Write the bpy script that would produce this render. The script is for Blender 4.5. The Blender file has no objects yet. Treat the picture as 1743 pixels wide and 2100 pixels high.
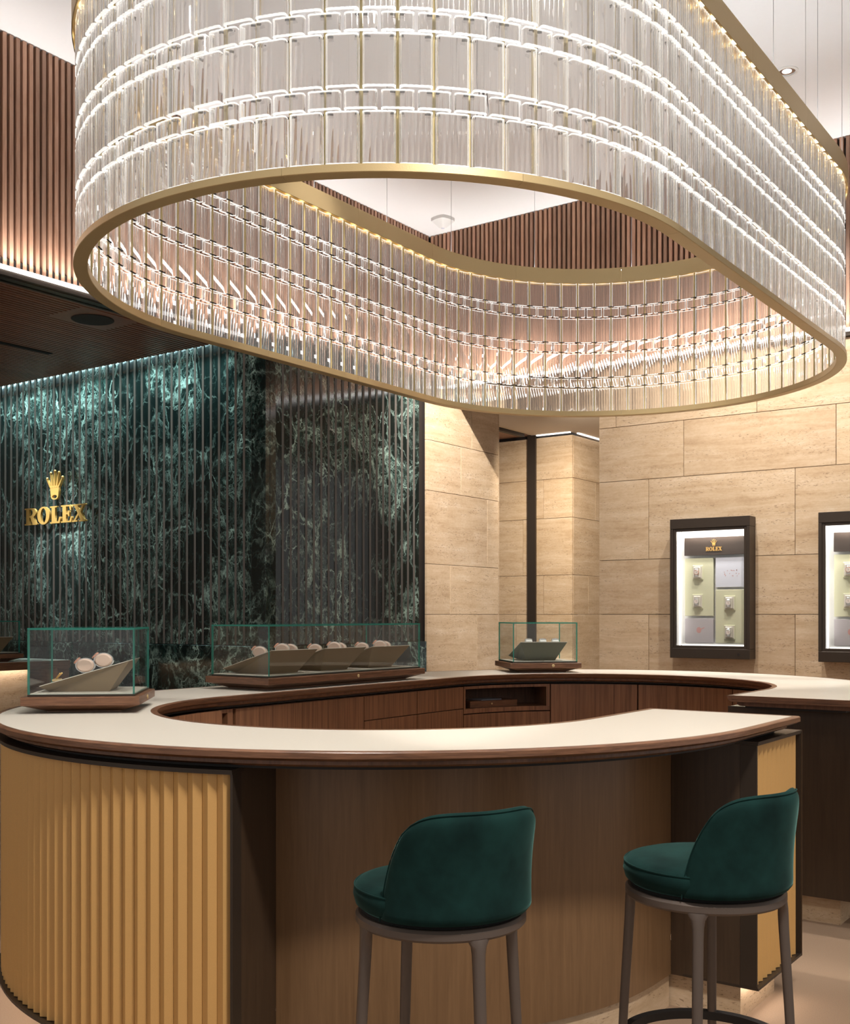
import bpy, bmesh, math, random
from math import pi, sin, cos, radians as R, atan2, sqrt, hypot
from mathutils import Vector, Matrix
random.seed(7)
S = bpy.context.scene
COL = S.collection

# ------------------------------------------------------------------ camera, world, exposure
FPX, W, H = 2270.0, 1743.0, 2100.0
EYE = 1.5
cd = bpy.data.cameras.new('camera'); cam = bpy.data.objects.new('camera', cd); COL.objects.link(cam)
cd.sensor_fit = 'HORIZONTAL'; cd.sensor_width = 36.0; cd.lens = 36.0*FPX/W
cd.shift_y = (1260.0-H/2)/W; cd.clip_start = .05; cd.clip_end = 100
cam.location = (0, 0, EYE); cam.rotation_euler = (pi/2, 0, R(35.4))
S.camera = cam
S.view_settings.view_transform = 'Standard'; S.view_settings.look = 'None'
S.view_settings.gamma = 1; S.view_settings.use_curve_mapping = False
S.view_settings.exposure = 0.18
cy = S.cycles
cy.max_bounces = 20; cy.transmission_bounces = 18; cy.transparent_max_bounces = 40
cy.diffuse_bounces = 4; cy.glossy_bounces = 6
cy.caustics_reflective = False; cy.caustics_refractive = False
cy.sample_clamp_indirect = 6.0; cy.use_denoising = True; cy.blur_glossy = 1.0
wd = bpy.data.worlds.new('boutique_ambient'); S.world = wd; wd.use_nodes = True
bg = wd.node_tree.nodes['Background']; bg.inputs[0].default_value = (1.0, .965, .93, 1); bg.inputs[1].default_value = .52

def spot(x, y, z, tx, ty, tz, power, angle, blend=.4, color=(1, .86, .7), size=.04):
    l = bpy.data.lights.new('spot_beam', 'SPOT'); l.energy = power; l.spot_size = R(angle); l.spot_blend = blend
    l.color = color; l.shadow_soft_size = size
    o = bpy.data.objects.new('spot_beam', l); COL.objects.link(o); o.location = (x, y, z)
    o.rotation_euler = (Vector((tx, ty, tz))-Vector((x, y, z))).to_track_quat('-Z', 'Y').to_euler()
    return o
def cove(x, y, z, lx, ly, dx, dy, dz, power, color, spread=180):
    """a long area lamp of size lx by ly that shines along (dx, dy, dz)"""
    l = bpy.data.lights.new('area_lamp', 'AREA'); l.shape = 'RECTANGLE'; l.size = max(lx, ly); l.size_y = min(lx, ly); l.energy = power; l.color = color; l.spread = R(spread)
    o = bpy.data.objects.new('area_lamp', l); COL.objects.link(o); o.location = (x, y, z)
    zz = -Vector((dx, dy, dz)).normalized(); xx = Vector((1, 0, 0)) if lx > ly else Vector((0, 1, 0)); xx = (xx-zz*xx.dot(zz)).normalized(); yy = zz.cross(xx)
    o.rotation_euler = Matrix((xx, yy, zz)).transposed().to_euler()
    return o
ZC = 5.36                                    # main ceiling
LAMPS = []                                   # ceiling downlights (x, y, where), fixtures are built later
def ceil_lamp(x, y, tx, ty, tz, p, ang, where, blend=.4, color=(1, .945, .88), size=.04):
    LAMPS.append((x, y, where)); spot(x, y, ZC-.03, tx, ty, tz, p, ang, blend, color, size)
# on the counter ring
ceil_lamp(-2.93, 3.30, -2.93, 3.0, 1.1, 340, 32, 'over the near bend of the counter')
ceil_lamp(-2.45, 3.70, -1.75, 3.7, 1.1, 290, 28, 'over the near end of the counter')
ceil_lamp(-2.93, 5.75, -2.9, 6.8, 1.1, 560, 38, 'over the far bend of the counter')
ceil_lamp(-3.60, 4.70, -4.15, 4.7, 1.1, 330, 32, 'over the left straight of the counter')
ceil_lamp(-2.10, 5.45, -1.7, 5.8, 1.1, 340, 32, 'over the gap in the counter')
# on the walls, the floor and the front of the counter
ceil_lamp(-3.40, 7.40, -3.5, 9.24, 1.4, 420, 84, 'added to light the travertine wall', .9)  # lamp and fitting added to brighten the wall
ceil_lamp(-2.46, 7.90, -2.2, 9.24, 1.3, 470, 88, 'seen right of the chandelier', .9)
ceil_lamp(-4.90, 7.40, -6.23, 9.5, 2.5, 1500, 46, 'added to light the travertine beside the marble', .9)  # lamp and fitting added for the bright streak on this travertine
ceil_lamp(0.55, 1.45, -2.5, 2.6, .5, 1500, 66, 'added out of view to light the front of the counter', .9, (1, .945, .88), .35)  # wide soft lamp added out of view to light the flutes from the right
ceil_lamp(-0.05, 5.05, -.7, 4.6, 0, 200, 60, 'over the floor right of the counter', .9)
# coves: along both slat walls (up), over the marble (down)
cove(-6.455, 5.0, 3.803, .03, 8.2, -.18, 0, 1, 34, (1, .965, .94), 100)
cove(-2.6, 9.185, 3.803, 7.6, .03, 0, .18, 1, 33, (1, .965, .94), 100)
cove(-9.0, 6.462, 3.81, 4.9, .03, 0, .07, -1, 80, (.70, .96, 1), 62)
spot(-5.4, 10.6, 3.70, -6.45, 12.6, 2.2, 330, 95, .9, (1, .90, .76))  # unseen spot without a fitting, added to brighten the passage
spot(-5.2, 9.8, 3.70, -6.9, 12.3, 1.5, 170, 80, .9, (1, .90, .76))  # second unseen spot added for the passage

# ------------------------------------------------------------------ materials
def mat(name, fn):
    m = bpy.data.materials.new(name); m.use_nodes = True
    nt = m.node_tree; nt.nodes.clear()
    out = nt.nodes.new('ShaderNodeOutputMaterial')
    s = fn(NT(nt)); nt.links.new(s, out.inputs['Surface'])
    return m
class NT:
    def __init__(s, nt): s.nt = nt
    def n(s, t, _o=0, _p=None, **k):
        nd = s.nt.nodes.new('ShaderNode'+t)
        for a, b in (_p or {}).items(): setattr(nd, a, b)
        for a, b in k.items():
            i = nd.inputs[int(a[1:])] if a[0] == 'i' and a[1:].isdigit() else nd.inputs[a.replace('_', ' ')]
            if hasattr(b, 'is_output'): s.nt.links.new(b, i)
            else:
                if isinstance(b, tuple) and len(b) == 3 and i.type == 'RGBA': b = b+(1,)
                i.default_value = b
        return nd.outputs[_o]
    def pos(s): return s.n('NewGeometry')
    def obj(s): return s.n('TexCoord', 3)
    def rnd(s): return s.n('ObjectInfo', 'Random') if False else s.nt.nodes.new('ShaderNodeObjectInfo').outputs['Random']
    def map(s, v, sc, loc=(0, 0, 0)): return s.n('Mapping', Vector=v, Scale=sc, Location=loc)
    def noise(s, v, sc=1., det=4., ro=.55, dis=0.): return s.n('TexNoise', Vector=v, Scale=sc, Detail=det, Roughness=ro, Distortion=dis)
    def math(s, op, a, b=0.): return s.n('Math', _p={'operation': op}, i0=a, i1=b)
    def vadd(s, a, b): return s.n('VectorMath', _p={'operation': 'ADD'}, i0=a, i1=b)
    def vscale(s, a, f):
        nd = s.nt.nodes.new('ShaderNodeVectorMath'); nd.operation = 'SCALE'; s.nt.links.new(a, nd.inputs[0]); nd.inputs[3].default_value = f; return nd.outputs[0]
    def ramp(s, f, stops):
        nd = s.nt.nodes.new('ShaderNodeValToRGB'); cr = nd.color_ramp
        while len(cr.elements) < len(stops): cr.elements.new(.5)
        for e, (p, c) in zip(cr.elements, stops): e.position = p; e.color = (c if isinstance(c, tuple) else (c, c, c))+(1,)
        s.nt.links.new(f, nd.inputs[0]); return nd.outputs[0]
    def mix(s, f, a, b, mode='MIX'):
        nd = s.nt.nodes.new('ShaderNodeMix'); nd.data_type = 'RGBA'; nd.blend_type = mode
        for i, v in ((0, f), (6, a), (7, b)):
            if hasattr(v, 'is_output'): s.nt.links.new(v, nd.inputs[i])
            else: nd.inputs[i].default_value = v+(1,) if isinstance(v, tuple) else v
        return nd.outputs[2]
    def bump(s, h, st=.3, d=.01): return s.n('Bump', Height=h, Strength=st, Distance=d)
    def bsdf(s, **k): return s.n('BsdfPrincipled', **k)
    def mixs(s, f, a, b): return s.n('MixShader', i0=f, i1=a, i2=b)

def plain(name, c, rough=.5, metal=0., spec=.5, grain=0., gs=200.):
    def f(t):
        k = dict(Base_Color=c, Roughness=rough, Metallic=metal, Specular_IOR_Level=spec)
        if grain:
            nz = t.noise(t.pos(), gs, 3.)
            k['Base_Color'] = t.mix(nz, tuple(x*(1-grain) for x in c), tuple(min(1, x*(1+grain)) for x in c))
            k['Normal'] = t.bump(nz, .12, .002)
        return t.bsdf(**k)
    return mat(name, f)
def emis(name, c, st): return mat(name, lambda t: t.n('Emission', Color=c, Strength=st))

def wood(name, c1, c2, sc=(22, 22, 1.6), rough=.38, vary=.0, use_pos=True):
    def f(t):
        v = t.pos() if use_pos else t.obj()
        r = t.rnd()
        v = t.vadd(v, t.n('CombineXYZ', X=t.math('MULTIPLY', r, 13.), Y=t.math('MULTIPLY', r, 7.), Z=t.math('MULTIPLY', r, 31.)))
        a = t.noise(t.map(v, sc), 1.6, 5., .6, .6)
        b = t.noise(t.map(v, tuple(x*6 for x in sc)), 1., 3., .6)
        g = t.ramp(t.math('ADD', t.math('MULTIPLY', a, .75), t.math('MULTIPLY', b, .25)), [(.3, c1), (.68, c2)])
        if vary:
            g = t.mix(1., g, t.ramp(r, [(0., (1-vary,)*3), (1., (1.,)*3)]), 'MULTIPLY')
        return t.bsdf(Base_Color=g, Roughness=rough, Normal=t.bump(b, .08, .002))
    return mat(name, f)

def travertine_fn(t):
    r = t.rnd()
    p = t.vadd(t.pos(), t.n('CombineXYZ', X=t.math('MULTIPLY', r, 37.), Y=t.math('MULTIPLY', r, 17.), Z=t.math('MULTIPLY', r, 53.)))
    warp = t.noise(t.map(p, (1.6, 1.6, 3.)), 1., 5., .6)
    p2 = t.vadd(p, t.n('CombineXYZ', Z=t.math('MULTIPLY', warp, .09)))
    band = t.noise(t.map(p2, (.45, .45, 17.)), 1., 7., .68)
    fine = t.noise(t.map(p2, (4, 4, 95.)), 1., 5., .7)
    blot = t.noise(t.map(p2, (3., 3., 10.)), 1., 6., .7, .4)
    grain = t.noise(t.map(p, (30, 30, 60.)), 1., 4., .7)
    f = t.math('ADD', t.math('ADD', t.math('MULTIPLY', band, .36), t.math('MULTIPLY', fine, .10)), t.math('ADD', t.math('MULTIPLY', blot, .36), t.math('MULTIPLY', grain, .18)))
    c = t.ramp(f, [(.36, (.42, .285, .170)), (.46, (.53, .385, .245)), (.54, (.60, .455, .31)), (.66, (.71, .59, .45))])
    c = t.mix(1., c, t.ramp(r, [(0., (.90, .88, .86)), (1., (1.03, 1.02, 1.0))]), 'MULTIPLY')
    pit = t.noise(t.map(p2, (34, 34, 140.)), 1., 4., .7)
    msk = t.noise(t.map(p2, (1.3, 1.3, 10.)), 1., 2.)
    pm = t.math('MULTIPLY', t.math('GREATER_THAN', pit, .605), t.math('GREATER_THAN', msk, .50))
    c = t.mix(t.math('MULTIPLY', pm, .62), c, (.16, .095, .05))
    return t.bsdf(Base_Color=c, Roughness=.45, Specular_IOR_Level=.35, Normal=t.bump(t.math('SUBTRACT', 1., pm), .5, .004))
def marble_fn(t):
    p = t.map(t.pos(), (1, 1, .85))
    def warp(v, sc, amt, det):
        nd = t.nt.nodes.new('ShaderNodeTexNoise'); nd.inputs['Scale'].default_value = sc; nd.inputs['Detail'].default_value = det; nd.inputs['Roughness'].default_value = .62
        t.nt.links.new(v, nd.inputs['Vector'])
        return t.vadd(v, t.vscale(nd.outputs['Color'], amt))
    w = warp(p, 1.6, .55, 7.); w2 = warp(w, 7., .075, 5.)
    def vor(v, sc, hi):
        return t.ramp(t.n('TexVoronoi', _o=0, _p={'feature': 'DISTANCE_TO_EDGE'}, Vector=v, Scale=sc), [(0., 1.), (hi, 0.)])
    v1, v2, v3 = vor(w2, 1.9, .024), vor(w2, 5.2, .040), vor(w2, 15., .075)
    area = t.ramp(t.noise(w, 1.3, 5., .6), [(.42, .0), (.55, 1.)])
    area2 = t.ramp(t.noise(t.map(w, (1, 1, 1), (3, 5, 7)), 2.6, 5., .65), [(.40, 0.), (.58, 1.)])
    wisp = t.ramp(t.math('ABSOLUTE', t.math('SUBTRACT', t.noise(w2, 11., 6., .7), .5)), [(.0, 1.), (.030, 0.)])
    cloud = t.math('MULTIPLY', t.ramp(t.noise(w2, 20., 6., .8), [(.46, 0.), (.66, 1.)]), t.math('MULTIPLY', area, area2))
    brk = t.ramp(t.noise(w, 8., 4.), [(.38, .08), (.60, 1.)])
    fi = t.math('MULTIPLY', t.math('MAXIMUM', v3, wisp), t.math('MULTIPLY', area, area2))
    md = t.math('MULTIPLY', v2, t.math('ADD', .06, t.math('MULTIPLY', area, .9)))
    veins = t.math('MULTIPLY', t.math('MAXIMUM', t.math('MULTIPLY', v1, t.math('ADD', .3, t.math('MULTIPLY', area, .7))), t.math('MAXIMUM', md, t.math('MULTIPLY', fi, .8))), brk)
    c = t.mix(cloud, (.005, .0115, .0105), (.040, .105, .088))
    c = t.mix(veins, c, (.50, .70, .61))
    white = t.math('MULTIPLY', t.ramp(t.noise(w2, 4.5, 4.), [(.66, 0.), (.72, 1.)]), area)
    c = t.mix(t.math('MULTIPLY', white, t.math('MAXIMUM', v2, cloud)), c, (.66, .68, .64))
    return t.bsdf(Base_Color=c, Roughness=.12, Specular_IOR_Level=.30)
def clear_fn(tint, gl=1.0):
    def f(t):
        fc = t.n('LayerWeight', _o=1, Blend=.5)
        fr = t.math('MULTIPLY', t.math('ADD', .03, t.math('MULTIPLY', t.math('POWER', fc, 5.), .9)), gl)
        return t.mixs(fr, t.n('BsdfTransparent', Color=tint), t.n('BsdfGlossy', _p={'distribution': 'GGX'}, Color=(1, 1, 1), Roughness=.01))
    return f
def velvet_fn(t):
    nz = t.noise(t.obj(), 7., 4., .6)
    c = t.ramp(nz, [(.32, (.002, .0115, .0105)), (.68, (.007, .033, .029))])
    return t.bsdf(Base_Color=c, Roughness=.9, Specular_IOR_Level=.15, Sheen_Weight=.45, Sheen_Roughness=.3, Sheen_Tint=(.16, .34, .30),
                  Normal=t.bump(t.noise(t.obj(), 420., 2.), .1, .001))
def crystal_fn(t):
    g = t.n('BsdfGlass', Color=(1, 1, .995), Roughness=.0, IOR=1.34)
    return t.n('AddShader', i0=t.mixs(.20, g, t.n('BsdfTransparent', Color=(1, .995, .99))), i1=t.n('Emission', Color=(1, .985, .96), Strength=.026))   # faint emission put into the glass body to brighten it
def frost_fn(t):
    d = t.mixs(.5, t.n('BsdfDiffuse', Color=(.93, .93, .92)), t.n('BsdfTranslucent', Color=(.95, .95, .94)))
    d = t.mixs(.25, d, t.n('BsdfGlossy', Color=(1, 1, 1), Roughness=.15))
    return t.n('AddShader', i0=t.mixs(.45, d, t.n('BsdfTransparent', Color=(1, 1, 1))), i1=t.n('Emission', Color=(1, .98, .94), Strength=.5))   # emission stands in for light carried through the glass to its rims

M = dict(
    trav=mat('travertine', travertine_fn), marble=mat('green_marble', marble_fn), velvet=mat('green_velvet', velvet_fn),
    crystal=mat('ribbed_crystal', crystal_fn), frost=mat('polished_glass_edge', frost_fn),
    glass=mat('clear_glass', clear_fn((.978, .988, .982), .6)), wglass=mat('window_glass', clear_fn((.99, .99, .985), .7)),
    teal=mat('teal_glass_edge', lambda t: t.mixs(.3, t.mixs(.5, t.bsdf(Base_Color=(.06, .34, .28), Roughness=.12), t.n('BsdfTranslucent', Color=(.08, .42, .34))), t.n('BsdfTransparent', Color=(.3, .75, .65)))),
    slat=wood('slat_wood', (.38, .195, .118), (.62, .37, .25), vary=.45),
    soffit=wood('soffit_wood', (.20, .080, .045), (.34, .145, .080), vary=.25),
    walnut=wood('walnut', (.085, .036, .018), (.22, .10, .05), rough=.33),
    walnut_h=wood('walnut_edge', (.075, .031, .015), (.23, .105, .053), sc=(5, 5, 70), rough=.3),
    walnut_v=wood('walnut_veneer', (.12, .052, .027), (.38, .18, .09), sc=(36, 36, .9), rough=.36),
    dark=plain('dark_recess', (.012, .008, .006), .6), bronze=plain('dark_bronze', (.050, .036, .026), .40, .45), inlay=plain('polished_bronze', (.125, .105, .09), .33, .40),
    black=plain('black_felt', (.004, .004, .004), .9),
    panel=wood('dark_bronze_panel', (.040, .023, .013), (.062, .037, .021), sc=(30, 30, 1.5), rough=.36),
    knee=wood('brushed_bronze_panel', (.150, .080, .036), (.215, .120, .056), sc=(30, 30, 1.5), rough=.36),
    gold=plain('gold_leather', (.60, .345, .118), .48, .12, grain=.08, gs=400.),
    brass=plain('champagne_brass', (.64, .48, .25), .36, .55, grain=.04, gs=300.),
    rod=plain('brass_rod', (.92, .74, .36), .35, .12), signgold=plain('sign_gold', (.70, .42, .12), .30, .35),
    leather=plain('cream_leather', (.61, .57, .495), .42, grain=.03, gs=90.), ceil=plain('white_plaster', (.80, .795, .79), .9, grain=.01, gs=30.),
    beige=plain('beige_plaster', (.80, .69, .56), .9, grain=.01, gs=30.),
    carpet=plain('sand_carpet', (.30, .20, .128), .95, grain=.22, gs=230.), stand=plain('taupe_leather', (.23, .165, .098), .6, grain=.05),
    stand2=plain('olive_leather', (.12, .12, .07), .6, grain=.05), pad=plain('sage_leather', (.60, .60, .42), .7, grain=.03), blush=plain('blush_leather', (.60, .44, .36), .6, grain=.03),
    steel=plain('steel', (.75, .74, .72), .2, 1.), dial=plain('pale_dial', (.80, .70, .64), .3), rose=plain('rose_gold', (.75, .40, .30), .25, .8),
    legm=plain('bronze_legs', (.135, .105, .088), .42, .45, grain=.05, gs=500.), white=plain('white_plastic', (.82, .82, .80), .4),
    grey=plain('speaker_grille', (.018, .018, .020), .7, grain=.2, gs=300.), brown=plain('brown_leather_board', (.040, .026, .018), .5, grain=.05),
    photo1=plain('pale_photo', (.62, .64, .72), .4), photo2=plain('grey_photo', (.47, .44, .46), .4), petal=plain('petal_print', (.55, .30, .28), .5),
    cable=plain('steel_cable', (.42, .41, .40), .4, .6), cord=plain('grey_cord', (.22, .21, .22), .6),
    led=emis('led_white', (1, .96, .93), 8.), upled=emis('ceiling_fill_glow', (.93, .965, 1), 40.), ledwarm=emis('led_warm', (1, .80, .46), 13.), ledcool=emis('led_cool', (.60, .94, 1.), 18.),
    ledbox=emis('led_box', (1, .95, .90), 2.2), ledplinth=emis('led_plinth', (1, .88, .78), 16.), lamp=emis('lamp_glow', (1, .95, .90), 2.5),
    paper=plain('grey_paper', (.22, .23, .26), .7),
)

# ------------------------------------------------------------------ geometry helpers
class G:
    def __init__(s): s.v, s.f, s.m = [], [], []
    def add(s, v, f, mi=0):
        b = len(s.v); s.v += [tuple(p) for p in v]; s.f += [tuple(i+b for i in q) for q in f]; s.m += [mi]*len(f); return s
    def box(s, x0, x1, y0, y1, z0, z1, mi=0):
        v = [(x, y, z) for z in (z0, z1) for y in (y0, y1) for x in (x0, x1)]
        return s.add(v, [(0, 2, 3, 1), (4, 5, 7, 6), (0, 1, 5, 4), (2, 6, 7, 3), (0, 4, 6, 2), (1, 3, 7, 5)], mi)
    def cbox(s, x0, x1, y0, y1, z0, z1, b=.003, seg=1, mi=0):
        bm = bmesh.new(); bmesh.ops.create_cube(bm, size=1)
        for v in bm.verts: v.co = ((x0+x1)/2+v.co.x*(x1-x0), (y0+y1)/2+v.co.y*(y1-y0), (z0+z1)/2+v.co.z*(z1-z0))
        bmesh.ops.bevel(bm, geom=bm.edges[:], offset=b, segments=seg, affect='EDGES', profile=.5)
        bm.verts.index_update(); s.add([v.co[:] for v in bm.verts], [[v.index for v in f.verts] for f in bm.faces], mi); bm.free(); return s
    def prism(s, poly, z0, z1, mi=0, capmi=None):
        n = len(poly); v = [(x, y, z0) for x, y in poly]+[(x, y, z1) for x, y in poly]
        s.add(v, [(i, (i+1) % n, n+(i+1) % n, n+i) for i in range(n)], mi)
        b = len(s.v)-2*n; s.f += [tuple(b+i for i in reversed(range(n))), tuple(b+n+i for i in range(n))]; s.m += [mi if capmi is None else capmi]*2; return s
    def loft(s, rings, caps=True, mi=0, closed=False):
        n = len(rings[0]); v = [p for r in rings for p in r]; f = []
        k = len(rings)
        for j in range(k if closed else k-1):
            a, b = j*n, ((j+1) % k)*n
            for i in range(n): f.append((a+i, a+(i+1) % n, b+(i+1) % n, b+i))
        if caps and not closed: f += [tuple(reversed(range(n))), tuple((k-1)*n+i for i in range(n))]
        return s.add(v, f, mi)
    def lathe(s, prof, n=32, mi=0, c=(0, 0, 0)):
        rings = [[(c[0]+r*cos(2*pi*i/n), c[1]+r*sin(2*pi*i/n), c[2]+z) for i in range(n)] for r, z in prof]
        return s.loft(rings, True, mi)
    def tube(s, pts, r, n=8, mi=0, closed=False):
        pts = [Vector(p) for p in pts]; rings = []; k = len(pts)
        for i, p in enumerate(pts):
            d = (pts[(i+1) % k]-pts[i-1]) if closed else (pts[min(i+1, k-1)]-pts[max(i-1, 0)])
            d.normalize(); up = Vector((0, 0, 1)) if abs(d.z) < .9 else Vector((1, 0, 0))
            a = d.cross(up).normalized(); b = a.cross(d)
            rr = r[i] if isinstance(r, (list, tuple)) else r
            rings.append([p+(a*cos(2*pi*j/n)+b*sin(2*pi*j/n))*rr for j in range(n)])
        return s.loft(rings, True, mi, closed)
    def ball(s, c, r, n=10, mi=0, sz=1.):
        return s.lathe([(max(1e-4, r*sin(pi*i/n)), -r*sz*cos(pi*i/n)) for i in range(n+1)], 2*n, mi, c)
    def xf(s, m): s.v = [tuple(m @ Vector(p)) for p in s.v]; return s
    def mesh(s, name, mats, smooth=None):
        me = bpy.data.meshes.new(name); me.from_pydata(s.v, [], s.f)
        for m in (mats if isinstance(mats, (list, tuple)) else [mats]): me.materials.append(m)
        if any(s.m): me.polygons.foreach_set('material_index', s.m)
        bm = bmesh.new(); bm.from_mesh(me); bmesh.ops.recalc_face_normals(bm, faces=bm.faces[:]); bm.to_mesh(me); bm.free()
        if smooth is not None:
            me.shade_smooth(); me.set_sharp_from_angle(angle=R(smooth))
        me.update(); return me
    def obj(s, name, mats, parent=None, smooth=None, world=False):
        if world and parent is not None: s.xf(Matrix.Translation(-parent.location))
        return link(name, s.mesh(name, mats, smooth), parent)
def link(name, me, parent=None, loc=(0, 0, 0), rz=0.):
    o = bpy.data.objects.new(name, me); COL.objects.link(o); o.location = loc; o.rotation_euler = (0, 0, rz)
    if parent is not None: o.parent = parent
    return o
def tag(o, label=None, cat=None, group=None, kind=None):
    for k, v in (('label', label), ('category', cat), ('group', group), ('kind', kind)):
        if v: o[k] = v
    return o
def thing(name, label, cat, loc=(0, 0, 0), rz=0., group=None):
    return tag(link(name, None, None, loc, rz), label, cat, group)
def struct(name, g, m, smooth=None):
    return tag(g.obj(name, m, None, smooth), kind='structure')
def copy_tree(o, parent=None):
    c = o.copy(); COL.objects.link(c); c.parent = parent
    for ch in o.children: copy_tree(ch, c)
    return c

# ------------------------------------------------------------------ setting: floor, ceilings, walls
struct('floor', G().box(-12, 4, -4, 16, -.1, 0), M['carpet'])
ZL, ZS = 3.80, 3.74                          # LED line at the foot of the slat walls, soffit underside
XL, YB, XG, YG = -6.51, 9.24, -6.23, 6.545   # slat wall, back wall, marble pilaster face, marble wall
ceil = struct('ceiling', G().box(XL-.2, 4, -4, YB+.2, ZC, ZC+.1), M['ceil'])
struct('wall_far_left', G().box(-12.1, -12, -4, YG+.4, 0, ZS+.1), M['beige'])
# slat wall on the left, above the soffit
PITCH, SW, SD = .0505, .029, .042
wl = struct('wall_left', G().box(XL-.14, XL-SD-.002, .5, YB, ZL, ZC), M['dark'])
sm = G().cbox(0, SD, -SW/2, SW/2, ZL+.012, ZC-.004, .0015).mesh('wooden_slat', M['slat'])
n = int((YB-.9)/PITCH)
for i in range(n): link('wooden_slat', sm, wl, (XL-SD, YB-.03-i*PITCH, 0))
G().box(XL-.005, XL+.035, .5, YB-.04, ZL-.022, ZL+.002).obj('led_strip', M['led'], wl)
G().box(XL-.14, XL+.02, .5, YB-.02, ZS, ZL-.024).obj('ledge', M['bronze'], wl)
# back wall: travertine below, slats above
XR = -4.60                                   # right jamb of the passage opening
wb = struct('wall_back', G().box(XR+.002, 1.6, YB+.03, YB+.30, 0, ZS).box(XL-.1, 1.6, YB+SD+.002, YB+.30, ZL, ZC), M['dark'])
sm2 = G().cbox(-SW/2, SW/2, 0, SD, ZL+.012, ZC-.004, .0015).mesh('wooden_slat', M['slat'])
for i in range(int((-.6-XL)/PITCH)): link('wooden_slat', sm2, wb, (XL+.03+i*PITCH, YB, 0))
G().box(XL+.04, 1.6, YB-.035, YB+.005, ZL-.022, ZL+.002).obj('led_strip', M['led'], wb)
G().box(XL+.02, 1.6, YB-.02, YB+.2, ZS, ZL-.024).obj('ledge', M['bronze'], wb)
ROWS = [0, .714, 1.5, 1.994, 2.712, 3.206, ZS]
OFF = [-4.11, -4.11, -3.46, -4.11, -3.78, -4.43]
GAP = .0022
def tiles_x(root, x0, x1, yf, facing=-1, off=OFF, length=1.30, rows=ROWS, th=.028):
    for r in range(len(rows)-1):
        x = off[r]-math.ceil((off[r]-x0)/length)*length
        while x < x1-.01:
            a, b = max(x, x0), min(x+length, x1)
            if b-a > .02:
                y0, y1 = (yf, yf+th) if facing < 0 else (yf-th, yf)
                G().cbox(a+GAP, b-GAP, y0, y1, rows[r]+GAP, rows[r+1]-GAP, .0012).obj('travertine_panel', M['trav'], root)
            x += length
def tiles_y(root, y0, y1, xf, off=(0, .4, .9, .2, .7, .5), length=1.30, rows=ROWS, th=.028):
    for r in range(len(rows)-1):
        y = y0-off[r]
        while y < y1-.01:
            a, b = max(y, y0), min(y+length, y1)
            if b-a > .02: G().cbox(xf-th, xf, a+GAP, b-GAP, rows[r]+GAP, rows[r+1]-GAP, .0012).obj('travertine_panel', M['trav'], root)
            y += length
tiles_x(wb, XR, 1.6, YB)
G().box(XR+.0, XR+.02, YB+.03, YB+.3, 0, ZS).obj('jamb', M['trav'], wb)
# left wall below the slats: marble pilaster, then travertine, up to the passage
Y1, Y2 = 8.80, 10.12
ws = struct('wall_side', G().box(XG-.27, XG-.03, Y1, Y2, 0, ZS-.06), M['dark'])
tiles_y(ws, Y1, Y2, XG)
G().box(XG-.27, XG-.001, Y2, Y2+.02, 0, ZS-.06).obj('end_cap', M['trav'], ws)
# passage behind the opening
YP = 12.30
wp = struct('wall_passage', G().box(-8.2, -6.52, YP+.03, YP+.2, 0, ZS+.2), M['dark'])
tiles_x(wp, -8.2, -6.49, YP, off=[-6.9, -7.3, -6.9, -7.2, -6.9, -7.1])
tiles_y(wp, YP+.03, 15.5, -6.49)
G().box(-7.115, -7.0, YP-.035, YP-.001, 0, ZS+.04).obj('trim_strip', M['bronze'], wp)
G().box(-8.2, -3.2, 15.5, 15.6, 0, ZS+.2).obj('end_panel', M['trav'], wp)
cp = struct('ceiling_passage', G().box(-7.05, -3.0, YB+.31, 15.6, ZS+.035, ZS+.13), M['beige'])
G().box(-9, -7.12, YB+.31, 15.6, ZS+.04, ZS+.1).obj('wood_panel', M['slat'], cp)
G().box(-7.12, -7.06, YB+.31, YP-.2, ZS+.0, ZS+.1).obj('edge_trim', M['bronze'], cp)
G().box(-6.48, -6.455, YP+.1, 15.4, ZS+.02, ZS+.034).obj('led_strip', M['ledbox'], cp)
G().box(-6.98, -6.5, YP-.045, YP-.02, ZS+.02, ZS+.034).obj('led_strip', M['ledbox'], cp)
# soffit of narrow slats over the left area
sf = struct('ceiling_soffit', G().box(-12, XL-.005, .5, YG-.083, ZS+.024, ZS+.12).box(-12, XL-.005, YG-.083, YG+.3, ZS+.10, ZS+.12), M['dark'])
sm3 = G().box(-.0155, .0155, .6, YG-.085, ZS, ZS+.024).mesh('soffit_slat', M['soffit'])
for i in range(88): link('soffit_slat', sm3, sf, (XL-.10-i*.0505, 0, 0))
G().box(XL-.075, XL-.012, .5, YG-.02, ZS-.004, ZS+.02).obj('edge_trim', M['bronze'], sf)
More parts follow.
